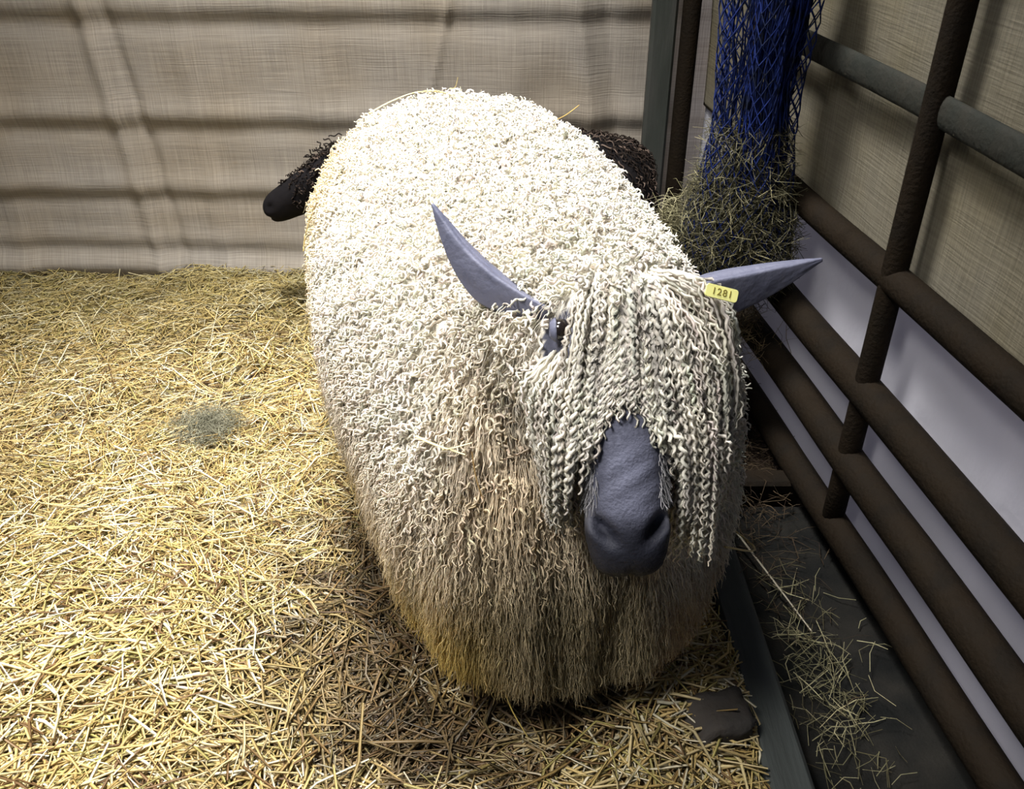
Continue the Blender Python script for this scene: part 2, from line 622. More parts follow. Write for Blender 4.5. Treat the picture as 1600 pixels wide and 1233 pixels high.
# centre X, Y, half width, top z, bottom z
ST = [(-0.165, 2.36, 0.10, 0.60, 0.32), (-0.16, 2.32, 0.19, 0.70, 0.24), (-0.155, 2.24, 0.275, 0.79, 0.18), (-0.135, 2.12, 0.33, 0.84, 0.16),
      (-0.10, 1.95, 0.35, 0.852, 0.17), (-0.05, 1.75, 0.350, 0.838, 0.20), (-0.01, 1.55, 0.345, 0.832, 0.20), (0.035, 1.36, 0.318, 0.825, 0.17),
      (0.065, 1.22, 0.288, 0.79, 0.15), (0.09, 1.11, 0.268, 0.70, 0.14), (0.10, 1.04, 0.215, 0.58, 0.15), (0.105, 1.00, 0.13, 0.44, 0.20)]
bm = bmesh.new()
st = []
for x, y, hw, zt, zb in ST:
    zc = zb + (zt - zb) * 0.52
    st.append(((x, y, zc), SX, (0, 0, 1), hw, zt - zc, zc - zb, 0.86))
loft(bm, st, 44)
# neck and ruff
HP = Vector((0.138, 1.085, 0.845))
HA = Vector((0.016, -0.205, -0.265)).normalized()
HL = Vector((1, 0.02, 0.03)).normalized()
HN = HL.cross(HA).normalized()
if HN.z < 0: HN = -HN
HL = HA.cross(HN).normalized()
if HL.x < 0: HL = -HL
blob(bm, (0.105, 1.22, 0.735), (0.17, 0.19, 0.15))
blob(bm, (0.185, 1.13, 0.60), (0.15, 0.10, 0.25))
# head: axis from poll to muzzle
HS = [(-0.045, .035, .035, .03), (-0.03, .062, .055, .06), (0.0, .076, .066, .075), (0.05, .083, .068, .085), (0.10, .082, .064, .088), (0.15, .072, .060, .085),
      (0.20, .061, .058, .074), (0.24, .0545, .056, .064), (0.275, .0535, .052, .060), (0.31, .0545, .046, .058), (0.335, .051, .036, .054),
      (0.353, .043, .022, .046), (0.363, .027, .008, .032)]
loft(bm, [(HP + HA * s, HL, HN, w_, u_, d_, 0.92) for s, w_, u_, d_ in HS], 36)
# legs
for sx, y in ((-0.10, 1.22), (0.13, 1.26)):
    x = 0.07 + sx
    limb(bm, [((x, y, .38), .075), ((x, y, .28), .055), ((x, y - .01, .20), .036), ((x, y, .10), .026), ((x, y - .005, .06), .031), ((x, y - .02, .035), .036), ((x, y - .03, .006), .040)])
for sx, y in ((-0.15, 2.08), (0.13, 2.12)):
    x = -0.12 + sx
    limb(bm, [((x, y, .42), .10), ((x, y - .03, .32), .07), ((x, y + .06, .23), .036), ((x, y + .03, .12), .027), ((x, y, .06), .031), ((x, y - .02, .035), .036), ((x, y - .03, .006), .040)])
body = remesh(bm, 0.0064, 5)

nv = len(body.vertices)
co = np.empty(nv * 3, np.float32)
body.vertices.foreach_get('co', co)
co = co.reshape(-1, 3)
hp, ha, hl, hn = (np.array(v) for v in (HP, HA, HL, HN))


def head_local(P):
    q = P - hp
    return q @ ha, q @ hl, q @ hn


# fleshed-out muzzle: nostrils, mouth, brow, jaw
s_, x_, n_ = head_local(co)
inface = (s_ > 0.12) & (s_ < 0.42) & (np.abs(x_) < 0.09) & (np.abs(n_) < 0.095)
disp = np.zeros((nv, 3))
g = lambda a, b: np.exp(-(a / b) ** 2)
for sg in (-1, 1):
    # comma shaped nostril, slanting inwards towards the lip
    along = (s_ - 0.298) + 0.0
    xx = sg * x_ - (0.034 - 0.6 * along)
    dent = g(along, 0.017) * g(xx, 0.009) * (n_ > -0.03)
    disp += (-hn * 0.028 - ha * 0.004)[None] * dent[:, None]
    wing = g(along, 0.020) * g(sg * x_ - 0.047, 0.009) * (n_ > -0.03)
    disp += (hn * 0.006 + hl * sg * 0.004)[None] * wing[:, None]
# groove between the lips and philtrum
lip = g(n_ + 0.012 + 0.25 * np.abs(x_), 0.006) * (s_ > 0.275)
disp += (-ha * 0.014)[None] * lip[:, None]
phil = g(x_, 0.004) * g(n_ - 0.004, 0.02) * (s_ > 0.33)
disp += (-ha * 0.005)[None] * phil[:, None]
# bridge slightly flattened with soft wrinkles across
wr = (np.sin(s_ * 190 + 6 * np.sin(x_ * 22))) * g(s_ - 0.235, 0.035) * (n_ > 0)
disp += (hn * 0.0009)[None] * wr[:, None]
disp *= inface[:, None]
co = co + disp
body.vertices.foreach_set('co', co.astype(np.float32).ravel())
body.update()


def smoothstep(a, b, x):
    t = np.clip((x - a) / (b - a), 0, 1)
    return t * t * (3 - 2 * t)


def is_head(P, grow=0.012):
    s, x, nn = head_local(P)
    hs = np.array(HS)
    wv = np.interp(s, hs[:, 0], hs[:, 1]) + grow
    uv = np.interp(s, hs[:, 0], hs[:, 2]) + grow
    dv = np.interp(s, hs[:, 0], hs[:, 3]) + grow
    nn2 = np.where(nn > 0, nn / uv, nn / dv)
    return ((x / wv) ** 2 + nn2 ** 2 < 1.12) & (s > -0.06) & (s < 0.40), s, x, nn


def wool_colour(P):
    """natural colour and dirt staining of the fleece by place on the animal"""
    x, y, z = P[:, 0], P[:, 1], P[:, 2]
    n1 = np.sin(x * 17 + 3 * np.sin(y * 11)) * 0.5 + np.sin(z * 19 + y * 13) * 0.5
    cream = np.array([0.87, 0.83, 0.735])
    tan = np.array([0.69, 0.57, 0.395])
    yel = np.array([0.68, 0.51, 0.16])
    brown = np.array([0.27, 0.225, 0.13])
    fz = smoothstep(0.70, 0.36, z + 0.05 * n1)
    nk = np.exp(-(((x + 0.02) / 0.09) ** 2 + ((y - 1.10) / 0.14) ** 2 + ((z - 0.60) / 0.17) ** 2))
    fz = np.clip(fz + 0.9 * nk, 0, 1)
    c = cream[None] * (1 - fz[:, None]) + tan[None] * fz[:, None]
    # yellow stain low on the near left flank and on the far left hip edge
    fy = smoothstep(0.52, 0.24, z) * smoothstep(0.05, -0.08, x) * smoothstep(1.9, 1.4, y)
    hip = np.exp(-(((x + 0.42) / 0.08) ** 2 + ((y - 1.98) / 0.28) ** 2)) * 0.55 * (z > 0.45)
    fy = np.maximum(fy, hip)
    c = c * (1 - fy[:, None]) + yel[None] * fy[:, None]
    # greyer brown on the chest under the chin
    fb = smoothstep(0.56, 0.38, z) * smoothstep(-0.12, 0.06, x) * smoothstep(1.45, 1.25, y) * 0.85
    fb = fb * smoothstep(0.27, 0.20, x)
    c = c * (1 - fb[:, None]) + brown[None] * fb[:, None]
    # cleaner cheek and neck wool on the gate side of the face
    ck = smoothstep(0.19, 0.25, x) * smoothstep(1.35, 1.20, y) * smoothstep(0.30, 0.46, z)
    return c * (1 - ck[:, None]) + cream[None] * 0.9 * ck[:, None]


hd, hs_, hx_, hn_ = is_head(co)
legm = (co[:, 2] < 0.14)
hd = hd & (hs_ > 0.012)
skin = hd | legm
nov = np.empty(nv * 3, np.float32)
body.vertices.foreach_get('normal', nov)
nov = nov.reshape(-1, 3)
xw, yw, zw = co[:, 0], co[:, 1], co[:, 2]
fur = np.sin((yw - 0.9 * (xw + 0.05) ** 2 * 3 + 0.05 * np.sin(xw * 14)) * 46 + 1.5 * np.sin(zw * 17)) * 0.5 + 0.5
fur2 = np.sin(xw * 31 + 2 * np.sin(yw * 9)) * np.sin(yw * 27 + 2 * np.sin(zw * 11 + xw * 6))
amp = np.where(skin | (zw < .2), 0, 1.0) * (1 - np.exp(-((head_local(co)[0]) / .2) ** 2) * (yw < 1.2))
co = co + nov * (amp * (0.0065 * fur ** .7 + 0.006 * fur2))[:, None]
body.vertices.foreach_set('co', co.astype(np.float32).ravel())
body.update()
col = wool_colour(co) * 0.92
slate = np.array([0.098, 0.102, 0.140])
sk = np.repeat(slate[None], nv, 0)
ridge = np.exp(-(hx_ / 0.03) ** 2)
sk *= (0.85 + 0.35 * ridge)[:, None]
tipd = smoothstep(0.272, 0.305, hs_)[:, None]
sk = sk * (1 - tipd) + np.array([0.020, 0.021, 0.030])[None] * tipd
side = smoothstep(0.040, 0.062, np.abs(hx_)) * smoothstep(0.14, 0.18, hs_) * smoothstep(0.31, 0.26, hs_)
sk = sk * (1 - 0.6 * side[:, None]) + np.array([0.36, 0.35, 0.36])[None] * 0.6 * side[:, None]
sk[legm] = (0.05, 0.045, 0.045)
col[skin] = sk[skin]
a = body.color_attributes.new('Col', 'FLOAT_COLOR', 'POINT')
c4 = np.ones((nv, 4), np.float32)
c4[:, :3] = col
a.data.foreach_set('color', c4.ravel())

sheep = empty('sheep', (0.0, 1.6, 0.0), 'large white long-wool sheep with curly ringlets and slate-blue face facing the camera', 'sheep')


class Surf:
    def __init__(self, me):
        self.me = me
        vs = [v.co.copy() for v in me.vertices]
        ps = [tuple(p.vertices) for p in me.polygons]
        self.bvh = BVHTree.FromPolygons(vs, ps)
        n = len(ps)
        ar = np.empty(n, np.float32)
        me.polygons.foreach_get('area', ar)
        ce = np.empty(n * 3, np.float32)
        me.polygons.foreach_get('center', ce)
        no = np.empty(n * 3, np.float32)
        me.polygons.foreach_get('normal', no)
        self.area, self.cen, self.nor = ar, ce.reshape(-1, 3), no.reshape(-1, 3)

    def pick(self, n, weight):
        w_ = self.area * weight
        # stratified pick for even cover
        cdf = np.cumsum(w_)
        u = (np.arange(n) + rng.uniform(0, 1, n)) / n * cdf[-1]
        idx = np.searchsorted(cdf, u)
        idx = np.clip(idx, 0, len(w_) - 1)
        return self.cen[idx] + rng.normal(0, 0.0015, (n, 3)), self.nor[idx]

    def march(self, p0, n0, d0, length, steps, off, grav, lift=0.0, keep=0.5, toff=0.0):
        """paths hugging the surface: off = standoff (N,), lift = added standoff at the tip"""
        N = len(p0)
        out = np.empty((N, steps + 1, 3))
        for i in range(N):
            p = Vector(p0[i])
            d = Vector(d0[i])
            st = length[i] / steps
            out[i, 0] = p + Vector(n0[i]) * toff
            nn = Vector(n0[i])
            for k in range(steps):
                d = (d * keep + Vector((0, 0, -grav)) * (1 - keep))
                if d.length < 1e-4: d = Vector((0, 0, -1))
                d.normalize()
                q = p + d * st
                loc, nr, _, _ = self.bvh.find_nearest(q)
                o_ = off[i] + lift * (k + 1) / steps
                v = q - loc
                sd = v.dot(nr)
                if sd < o_:
                    q = q + nr * (o_ - sd)
                elif sd > o_ + 0.012 and k < steps * .6:
                    q = q - nr * min(sd - o_ - 0.012, st * .5)
                d = (q - p).normalized()
                p = q
                out[i, k + 1] = q
        return out


S = Surf(body)
isf, fs, fx, fnn = is_head(S.cen, 0.010)
isf = isf & (fs > 0.0)
cy, cz, cx = S.cen[:, 1], S.cen[:, 2], S.cen[:, 0]
wool_w = np.where(isf | (cz < 0.13), 0.0, 1.0)
# unseen underside and far rump need fewer locks
wool_w = wool_w * np.where(S.nor[:, 2] < -0.5, 0.4, 1.0) * np.where((cy > 2.25) & (S.nor[:, 1] > 0.3), 0.5, 1)
wool_w = wool_w * np.where((cx > 0.2) & (S.nor[:, 0] > 0.5) & (cy > 1.3), 0.6, 1)

# --- short ringlets over back and flanks
eyep = np.array(HP + HA * 0.036 - HL * 0.0765 + HN * 0.036)
neard = np.linalg.norm(S.cen - eyep[None], axis=1)
wool_w = wool_w * (neard > 0.048)
neck = np.exp(-(((cx + 0.0) / 0.09) ** 2 + ((cy - 1.10) / 0.12) ** 2 + ((cz - 0.60) / 0.16) ** 2))
upz = smoothstep(0.36, 0.52, cz) * (1 - .8 * neck)
NB = 20500
P0, N0 = S.pick(NB, wool_w * (0.05 + upz))
down = np.array([0, 0, -1.0])
tan = nrm(np.cross(np.cross(N0, down[None]), N0) + 1e-6)
flatness = np.clip(N0[:, 2], 0, 1)
D0 = nrm(tan * (1.1 - flatness)[:, None] + rng.normal(0, 0.45, (NB, 3)) + np.array([0.1, -0.25, 0])[None] * flatness[:, None])
D0 = nrm(D0 - N0 * (D0 * N0).sum(1)[:, None] + N0 * 0.15)
LEN = rng.uniform(0.020, 0.036, NB) * (1.0 + 0.5 * smoothstep(0.6, 0.35, P0[:, 2]))
path = S.march(P0, N0, D0, LEN, 3, rng.uniform(0.004, 0.013, NB), 0.5, 0.004, 0.75, 0.002)
lum = rng.uniform(0.90, 1.07, NB)[:, None]
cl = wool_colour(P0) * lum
cl *= 1 + rng.normal(0, 0.02, (NB, 3))
K = 10
Q = curl(path, K, rng.uniform(0.0018, 0.0042, NB) * (0.65 + 0.35 * smoothstep(0.42, 0.66, P0[:, 2])), rng.uniform(1.3, 2.1, NB), 0.3)
t = np.linspace(0, 1, K)[None]
fine = 0.55 + 0.45 * smoothstep(0.42, 0.66, P0[:, 2])
R = (fine * rng.uniform(0.0019, 0.0032, NB))[:, None] * (1 - 0.55 * t ** 3)
me = tubes('fleece', Q, R, 3, np.clip(cl, 0, .95))
child('fleece', me, M['wool'], sheep, True, 'stuff')

# --- long wavy staples on belly, chest and lower flanks
low = np.clip(smoothstep(0.60, 0.40, cz) + neck, 0, 1)
NL = 33000
P0, N0 = S.pick(NL, wool_w * (0.04 + low) * np.where(S.nor[:, 2] < -0.5, 0.5, 1))
tan = nrm(np.cross(np.cross(N0, down[None]), N0) + 1e-6)
D0 = nrm(tan + N0 * 0.22 + rng.normal(0, 0.20, (NL, 3)))
clump = np.sin(P0[:, 0] * 60 + np.sin(P0[:, 1] * 45) * 2)
LEN = rng.uniform(0.035, 0.075, NL)
LEN = np.minimum(LEN, np.maximum(P0[:, 2] - 0.055 - 0.03 * rng.random(NL), 0.02) * 1.0)
path = S.march(P0, N0, D0, LEN, 3, rng.uniform(0.003, 0.016, NL) + 0.004 * clump, 0.9, 0.004, 0.55, 0.0)
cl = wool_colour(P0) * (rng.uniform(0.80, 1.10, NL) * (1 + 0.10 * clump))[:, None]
K = 7
Q = curl(path, K, rng.uniform(0.0008, 0.0022, NL), rng.uniform(1.2, 2.2, NL), 0.3)
t = np.linspace(0, 1, K)[None]
R = rng.uniform(0.0006, 0.0012, NL)[:, None] * (1 - 0.7 * t ** 2)
me = tubes('belly_wool', Q, R, 3, np.clip(cl, 0, .95))
child('belly_wool', me, M['wool'], sheep, True, 'stuff')

# --- forelock: long ringlets falling from the poll over face and cheeks
bmh = bmesh.new()
loft(bmh, [(HP + HA * s - HN * 0.004, HL, HN, w_ + .004, u_, d_, 0.92) for s, w_, u_, d_ in HS], 36)
SH = Surf(bm_mesh('headhull', bmh))
NF = 1400
ps, ns, ds, ls, ofs, cs = [], [], [], [], [], []
hsa = np.array(HS)
while len(ps) < NF:
    sgm = rng.uniform(-0.04, 0.17)
    phi = rng.uniform(-1.9, 1.9)
    row = [np.interp(sgm, hsa[:, 0], hsa[:, k]) for k in (1, 2, 3)]
    # leave the left-hand eye free: nothing may start above it and fall across
    if -1.95 < phi < -0.62 - 2.0 * max(0, -sgm) and sgm < 0.060: continue
    if sgm > 0.085 and abs(phi) < 0.45: continue
    if sgm > 0.11 and abs(phi) < 0.8 and rng.random() < .6: continue
    xx = math.sin(phi) * row[0] * 1.03
    nn = math.cos(phi) * (row[1] if math.cos(phi) > 0 else row[2]) * 1.03
    p = hp + ha * sgm + hl * xx + hn * nn
    nv_ = nrm(hl * math.sin(phi) + hn * math.cos(phi) - ha * 0.3 * (sgm < 0))
    side = abs(phi)
    right = phi > 0
    end = 0.138 + 0.012 * rng.normal() + 0.05 * smoothstep(0.08, 0.40, side) + 0.085 * smoothstep(0.35, 0.85, side) + 0.03 * smoothstep(0.8, 1.3, side)
    if right: end += 0.055 * smoothstep(0.4, 1.2, side)
    L = max(end - sgm, 0.045) * rng.uniform(0.80, 1.08)
    ps.append(p); ns.append(nv_)
    lat = (0.44 if right else 0.16)
    ds.append(nrm(ha * 1.0 + hl * (lat * math.sin(phi) + 0.07 * rng.normal()) + hn * 0.15 * rng.random()))
    ls.append(L)
    ofs.append(rng.uniform(0.002, 0.010) + rng.uniform(0, 0.058 if right else 0.028) * smoothstep(0.3, 1.2, side))
    cs.append(np.array([0.83, 0.785, 0.68]) * rng.uniform(0.68, 1.1) * (1 + rng.normal(0, .02, 3)))
ps, ns, ds, ls, ofs, cs = map(np.array, (ps, ns, ds, ls, ofs, cs))
path = SH.march(ps, ns, ds, ls, 9, ofs, 1.0, 0.002, 0.80, 0.003)
K = 40
Q = curl(path, K, rng.uniform(0.0017, 0.0031, NF), ls / rng.uniform(0.014, 0.019, NF), 0.15)
t = np.linspace(0, 1, K)[None]
R = rng.uniform(0.0023, 0.0036, NF)[:, None] * (1 - 0.5 * t ** 5)
me = tubes('forelock', Q, R, 3, np.clip(cs, 0, .9))
child('forelock', me, M['wool'], sheep, True, 'stuff')

# pale fuzz either side of the muzzle and on the brow over the eye
S3 = Surf(body)
f3, s3, x3, n3 = is_head(S3.cen, 0.010)
P0, N0 = S3.pick(1500, np.where(f3 & (s3 > .13) & (s3 < .265) & (np.abs(x3) > .040) & (n3 > -.03), 1.0, 0.0) + np.where(f3 & (s3 > 0) & (s3 < .06) & (n3 > .03) & (x3 < -.03), .6, 0))
D0 = nrm(np.repeat(ha[None], 1500, 0) + N0 * .25 + rng.normal(0, .25, (1500, 3)))
ll = rng.uniform(.007, .018, 1500)[:, None, None] * np.linspace(0, 1, 4)[None, :, None]
Q = P0[:, None] + D0[:, None] * ll + np.array([0, 0, -4.0])[None, None] * ll ** 2
child('face_fuzz', tubes('face_fuzz', Q, np.full((1500, 4), .00045), 3, np.array([.42, .41, .42])[None] * rng.uniform(.6, 1.3, 1500)[:, None]), M['wool'], sheep, True, 'stuff')
child('body', body, M['skin'], sheep, True)

# eyes
for sg in (-1, 1):
    p = HP + HA * 0.036 + HL * sg * 0.0765 + HN * 0.036
    bm = bmesh.new()
    bmesh.ops.create_uvsphere(bm, u_segments=24, v_segments=16, radius=0.0145)
    bm.transform(Matrix.Translation(p))
    child('eye', bm_mesh('eye', bm), M['eye'], sheep)
    # lids
    bm = bmesh.new()
    pts = []
    for lid in (-1, 1):
        for i in range(9):
            pass
    rows = []
    for j in range(5):
        th = 0.30 + j * 0.12
        row = []
        for i in range(21):
            a = -PI * 0.95 + 1.9 * PI * i / 20
            r = 0.0162
            v = HL * sg * math.cos(th * 1.55) * r + (HA * math.cos(a) * 1.1 + HN * math.sin(a) * 0.9) * math.sin(th * 1.55) * r
            row.append(bm.verts.new(p + v))
        rows.append(row)
    for u, v in zip(rows, rows[1:]):
        for i in range(20):
            bm.faces.new((u[i], u[i + 1], v[i + 1], v[i]))
    o = child('eyelid', bm_mesh('eyelid', bm), M['ear'], sheep)
    s = o.modifiers.new('s', 'SOLIDIFY')
    s.thickness = 0.002


# ears
def ear(base, tip, up, width, droop, bendv, flip):
    """leaf shaped ear, convex towards 'up', folded lengthwise"""
    base, tip, up = Vector(base), Vector(tip), Vector(up)
    d = tip - base
    L = d.length
    d.normalize()
    w_ = d.cross(up).normalized()
    up = w_.cross(d).normalized()
    bm = bmesh.new()
    nu, nv_ = 40, 20
    rows = []
    for i in range(nu + 1):
        u = i / nu
        wd = width * (0.42 + 0.58 * math.sin(min(u / 0.42, 1) * PI / 2)) * (1 if u < 0.42 else (max(0.0, 1 - ((u - 0.42) / 0.58) ** 1.55)) ** 0.9)
        wd = max(wd, 0.0035)
        c = base + d * L * u + Vector(bendv) * math.sin(u * PI) + Vector(droop) * u ** 2
        openness = 2.5 - 1.5 * min(u / 0.5, 1) + 0.2 * u
        row = []
        for j in range(nv_ + 1):
            v = -1 + 2 * j / nv_
            x = v * wd * (0.5 - 0.16 * max(0, 1 - u / 0.35))
            h = -0.62 * wd * abs(v - 0.12) ** 1.35 * (1.3 - 0.5 * u)
            h -= 0.09 * wd * math.exp(-((v - 0.42) / 0.13) ** 2) * math.sin(u * PI) ** .7
            h += 0.05 * wd * math.exp(-((v - 0.12) / 0.10) ** 2) * math.sin(u * PI)
            h += 0.0014 * noise.noise((u * 9, v * 3, flip * 4))
            row.append(bm.verts.new(c + w_ * x * flip + up * h))
        rows.append(row)
    for a_, b_ in zip(rows, rows[1:]):
        for j in range(nv_):
            bm.faces.new((a_[j], a_[j + 1], b_[j + 1], b_[j]))
    o = child('ear', bm_mesh('ear', bm), M['ear'], sheep)
    s = o.modifiers.new('s', 'SOLIDIFY')
    s.thickness = 0.0035
    s.offset = 0
    ss = o.modifiers.new('ss', 'SUBSURF')
    ss.levels = 1
    ss.render_levels = 1
    return o


ear((0.052, 1.075, 0.842), (-0.112, 1.20, 0.945), (0.30, -0.80, 0.60), 0.052, (0.0, 0, 0.0), (-0.015, 0, -0.017), 1)
ear((0.200, 1.085, 0.862), (0.425, 1.13, 0.892), (0.0, -0.66, 0.75), 0.062, (0, 0, 0.0), (0.0, 0, -0.004), -1)

# ear tag with its number
TC = Vector((0.262, 1.010, 0.900))
tx = Vector((0.965, 0.0, -0.26)).normalized()
tn = Vector((-0.05, -0.80, 0.55)).normalized()
tn = (tn - tx * tn.dot(tx)).normalized()
ty = tn.cross(tx).normalized()
tw, th_, tt = 0.043, 0.0165, 0.003
bm = bmesh.new()
outline = []
for cxn, cyn, a0 in ((1, 1, 0), (-1, 1, 90), (-1, -1, 180), (1, -1, 270)):
    for k in range(6):
        a_ = math.radians(a0 + 90 * k / 5)
        r = 0.004
        outline.append((cxn * (tw / 2 - r) + r * math.cos(a_), cyn * (th_ / 2 - r) + r * math.sin(a_)))
lay = [[bm.verts.new(TC + tx * x * s + ty * y * s + tn * z) for x, y in outline] for z, s in ((-tt / 2, 1), (tt / 2 - .0006, 1), (tt / 2, 0.97))]
for u, v in zip(lay, lay[1:]):
    for i in range(24):
        bm.faces.new((u[i], u[(i + 1) % 24], v[(i + 1) % 24], v[i]))
bm.faces.new(lay[0][::-1])
bm.faces.new(lay[2])
tag_o = child('ear_tag', bm_mesh('ear_tag', bm), M['tag'], sheep, False)
tag_o['label'] = 'yellow plastic ear tag reading 1281'
cu = bpy.data.curves.new('digits', 'FONT')
cu.body = '1281'
cu.size = 0.0125
cu.align_x = 'CENTER'
cu.align_y = 'CENTER'
cu.extrude = 0.0004
cu.space_character = 1.15
to = bpy.data.objects.new('digits', cu)
C.objects.link(to)
dg = bpy.context.evaluated_depsgraph_get()
tm = bpy.data.meshes.new_from_object(to.evaluated_get(dg))
bpy.data.objects.remove(to)
rot = Matrix((tx, ty, tn)).transposed().to_4x4()
tm.transform(Matrix.Translation(TC + tn * (tt / 2 + 0.0002)) @ rot)
child('tag_number', tm, M['ink'], sheep, False)
o = bpy.data.objects[[x.name for x in bpy.data.objects if x.name.startswith('tag_number')][0]]
o.parent = tag_o

# ------------------------------------------------------------------ dark sheep behind
bm = bmesh.new()
st = []
for x, y, hw, zt, zb in ((0.44, 2.72, .07, .42, .24), (0.42, 2.72, .15, .53, .17), (0.36, 2.71, .185, .575, .13), (0.24, 2.70, .195, .60, .12), (0.05, 2.69, .20, .61, .12),
                         (-0.15, 2.68, .20, .61, .13), (-0.33, 2.67, .18, .58, .14), (-0.43, 2.66, .14, .52, .17), (-0.50, 2.65, .07, .45, .24)):
    zc = (zt + zb) / 2
    st.append(((x, y, zc), (0, 1, 0), (0, 0, 1), hw, zt - zc, zc - zb, .9))
loft(bm, st, 32)
blob(bm, (-0.45, 2.63, 0.48), (0.11, 0.10, 0.12))
b0 = Vector((-0.475, 2.60, 0.565))
b1 = Vector((-0.735, 2.585, 0.405))
ba = (b1 - b0).normalized()
bl_ = Vector((0, 1, 0))
bn = Vector((-0.53, 0, 0.85)).normalized()
for_h = [(-0.05, .04, .04, .05), (0.0, .062, .050, .09), (0.06, .064, .050, .10), (0.12, .056, .050, .095), (0.18, .048, .048, .078), (0.23, .042, .045, .062),
         (0.27, .039, .042, .054), (0.298, .032, .030, .042), (0.310, .016, .012, .022)]
loft(bm, [(b0 + ba * s, bl_, bn, w_, u_, d_, 1) for s, w_, u_, d_ in for_h], 24)
for x, y in ((-0.33, 2.58), (-0.30, 2.78), (0.32, 2.60), (0.34, 2.82)):
    limb(bm, [((x, y, .30), .06), ((x, y, .2), .035), ((x, y, .12), .026), ((x, y, .06), .028), ((x - .01, y, .005), .034)])
dark = remesh(bm, 0.009, 4)
nd = len(dark.vertices)
dc = np.empty(nd * 3, np.float32)
dark.vertices.foreach_get('co', dc)
dc = dc.reshape(-1, 3)
q = dc - np.array(b0)
s2 = q @ np.array(ba)
n2 = q @ np.array(bn)
inh = (s2 > 0.1) & (dc[:, 0] < -0.5)
# mouth line and nostril of the dark sheep
dd = np.zeros_like(dc)
lipm = np.exp(-((n2 + 0.014) / 0.006) ** 2) * (s2 > 0.22) * inh
dd -= np.array(ba)[None] * 0.006 * lipm[:, None]
nos = np.exp(-(((s2 - 0.278) / 0.012) ** 2 + ((n2 - 0.014) / 0.008) ** 2 + ((dc[:, 1] - 2.555) / 0.015) ** 2))
dd += np.array([0, 0.010, 0])[None] * nos[:, None]
dc = dc + dd
dark.vertices.foreach_set('co', dc.astype(np.float32).ravel())
dcol = np.repeat(np.array([[0.007, 0.006, 0.0065]]), nd, 0)
a = dark.color_attributes.new('Col', 'FLOAT_COLOR', 'POINT')
c4 = np.ones((nd, 4), np.float32)
c4[:, :3] = dcol
a.data.foreach_set('color', c4.ravel())
dsheep = empty('dark_sheep', (0, 2.68, 0), 'dark brown sheep behind the white one, muzzle turned left to the hessian', 'sheep')
S2 = Surf(dark)
q2 = S2.cen - np.array(b0)
sl = q2 @ np.array(ba)
face = (sl > 0.20) & (S2.cen[:, 0] < -0.52)
wt = np.where(face | (S2.cen[:, 2] < 0.14), 0, 1.0)
ND = 4200
P0, N0 = S2.pick(ND, wt)
tan = nrm(np.cross(np.cross(N0, down[None]), N0) + 1e-6)
D0 = nrm(tan + rng.normal(0, 0.35, (ND, 3)))
path = S2.march(P0, N0, D0, np.where(P0[:, 0] < -.42, .4, 1) * rng.uniform(0.03, 0.06, ND), 3, rng.uniform(0.002, 0.006, ND), 0.7, 0.004, 0.6, 0)
Q = curl(path, 11, rng.uniform(0.002, 0.005, ND), rng.uniform(1.2, 2.2, ND), 0.2)
base = np.where(rng.random(ND)[:, None] < 0.22, np.array([[0.13, 0.095, 0.075]]), np.array([[0.020, 0.014, 0.011]]))
R = rng.uniform(0.0015, 0.003, ND)[:, None] * (1 - 0.6 * np.linspace(0, 1, 11)[None] ** 2)
child('dark_fleece', tubes('dark_fleece', Q, R, 3, base * rng.uniform(.6, 1.3, ND)[:, None]), M['dark_wool'], dsheep, True, 'stuff')
# two unruly forelock tufts
tf = []
for k in range(46):
    s0 = rng.uniform(-0.02, 0.09)
    p = np.array(b0) + np.array(ba) * s0 + np.array(bn) * 0.04 + rng.normal(0, .010, 3)
    d = nrm(np.array([-0.5, 0, 0.35]) + rng.normal(0, .35, 3))
    tf.append([p + d * x + np.array([0, 0, -x * x * 6]) for x in np.linspace(0, 0.04, 4)])
tf = np.array(tf)
Q = curl(tf, 12, np.full(46, .003), np.full(46, 1.6))
child('forelock', tubes('forelock', Q, np.full((46, 12), .0022), 3, np.repeat(np.array([[0.03, .024, .02]]), 46, 0)), M['dark_wool'], dsheep, True, 'stuff')
child('body', dark, M['dark_wool'], dsheep, True)
bm = bmesh.new()
bmesh.ops.create_uvsphere(bm, u_segments=16, v_segments=12, radius=0.013)
bm.transform(Matrix.Translation(b0 + ba * 0.07 + Vector((0, -0.058, 0)) + bn * 0.018))
child('eye', bm_mesh('eye', bm), M['eye'], dsheep)


# ------------------------------------------------------------------ straw
def straws(name, P, yaw, tilt, L, W, cols, m, bend=0.12, parent=None):
    """three-sided stalks with a slight kink"""
    N = len(P)
    d = np.stack([np.cos(yaw) * np.cos(tilt), np.sin(yaw) * np.cos(tilt), np.sin(tilt)], -1)
    side = np.stack([-np.sin(yaw), np.cos(yaw), 0 * yaw], -1)
    b = rng.normal(0, bend, (N, 2)) * L[:, None]
    pts = np.empty((N, 3, 3))
    pts[:, 0] = P - d * L[:, None] / 2
    pts[:, 1] = P + side * b[:, :1] * .5
    pts[:, 1, 2] += np.abs(b[:, 1]) * .35
    pts[:, 2] = P + d * L[:, None] / 2
    R = np.stack([W * .5, W * .55, W * .38], -1)
    return tubes(name, pts, R, 3, cols, flat=0.6)


PAL = np.array([[0.58, 0.43, 0.17], [0.70, 0.57, 0.29], [0.42, 0.29, 0.10], [0.84, 0.77, 0.55], [0.36, 0.31, 0.10], [0.16, 0.09, 0.035], [0.60, 0.46, 0.17]])
PW = np.array([.20, .22, .15, .17, .09, .10, .07])


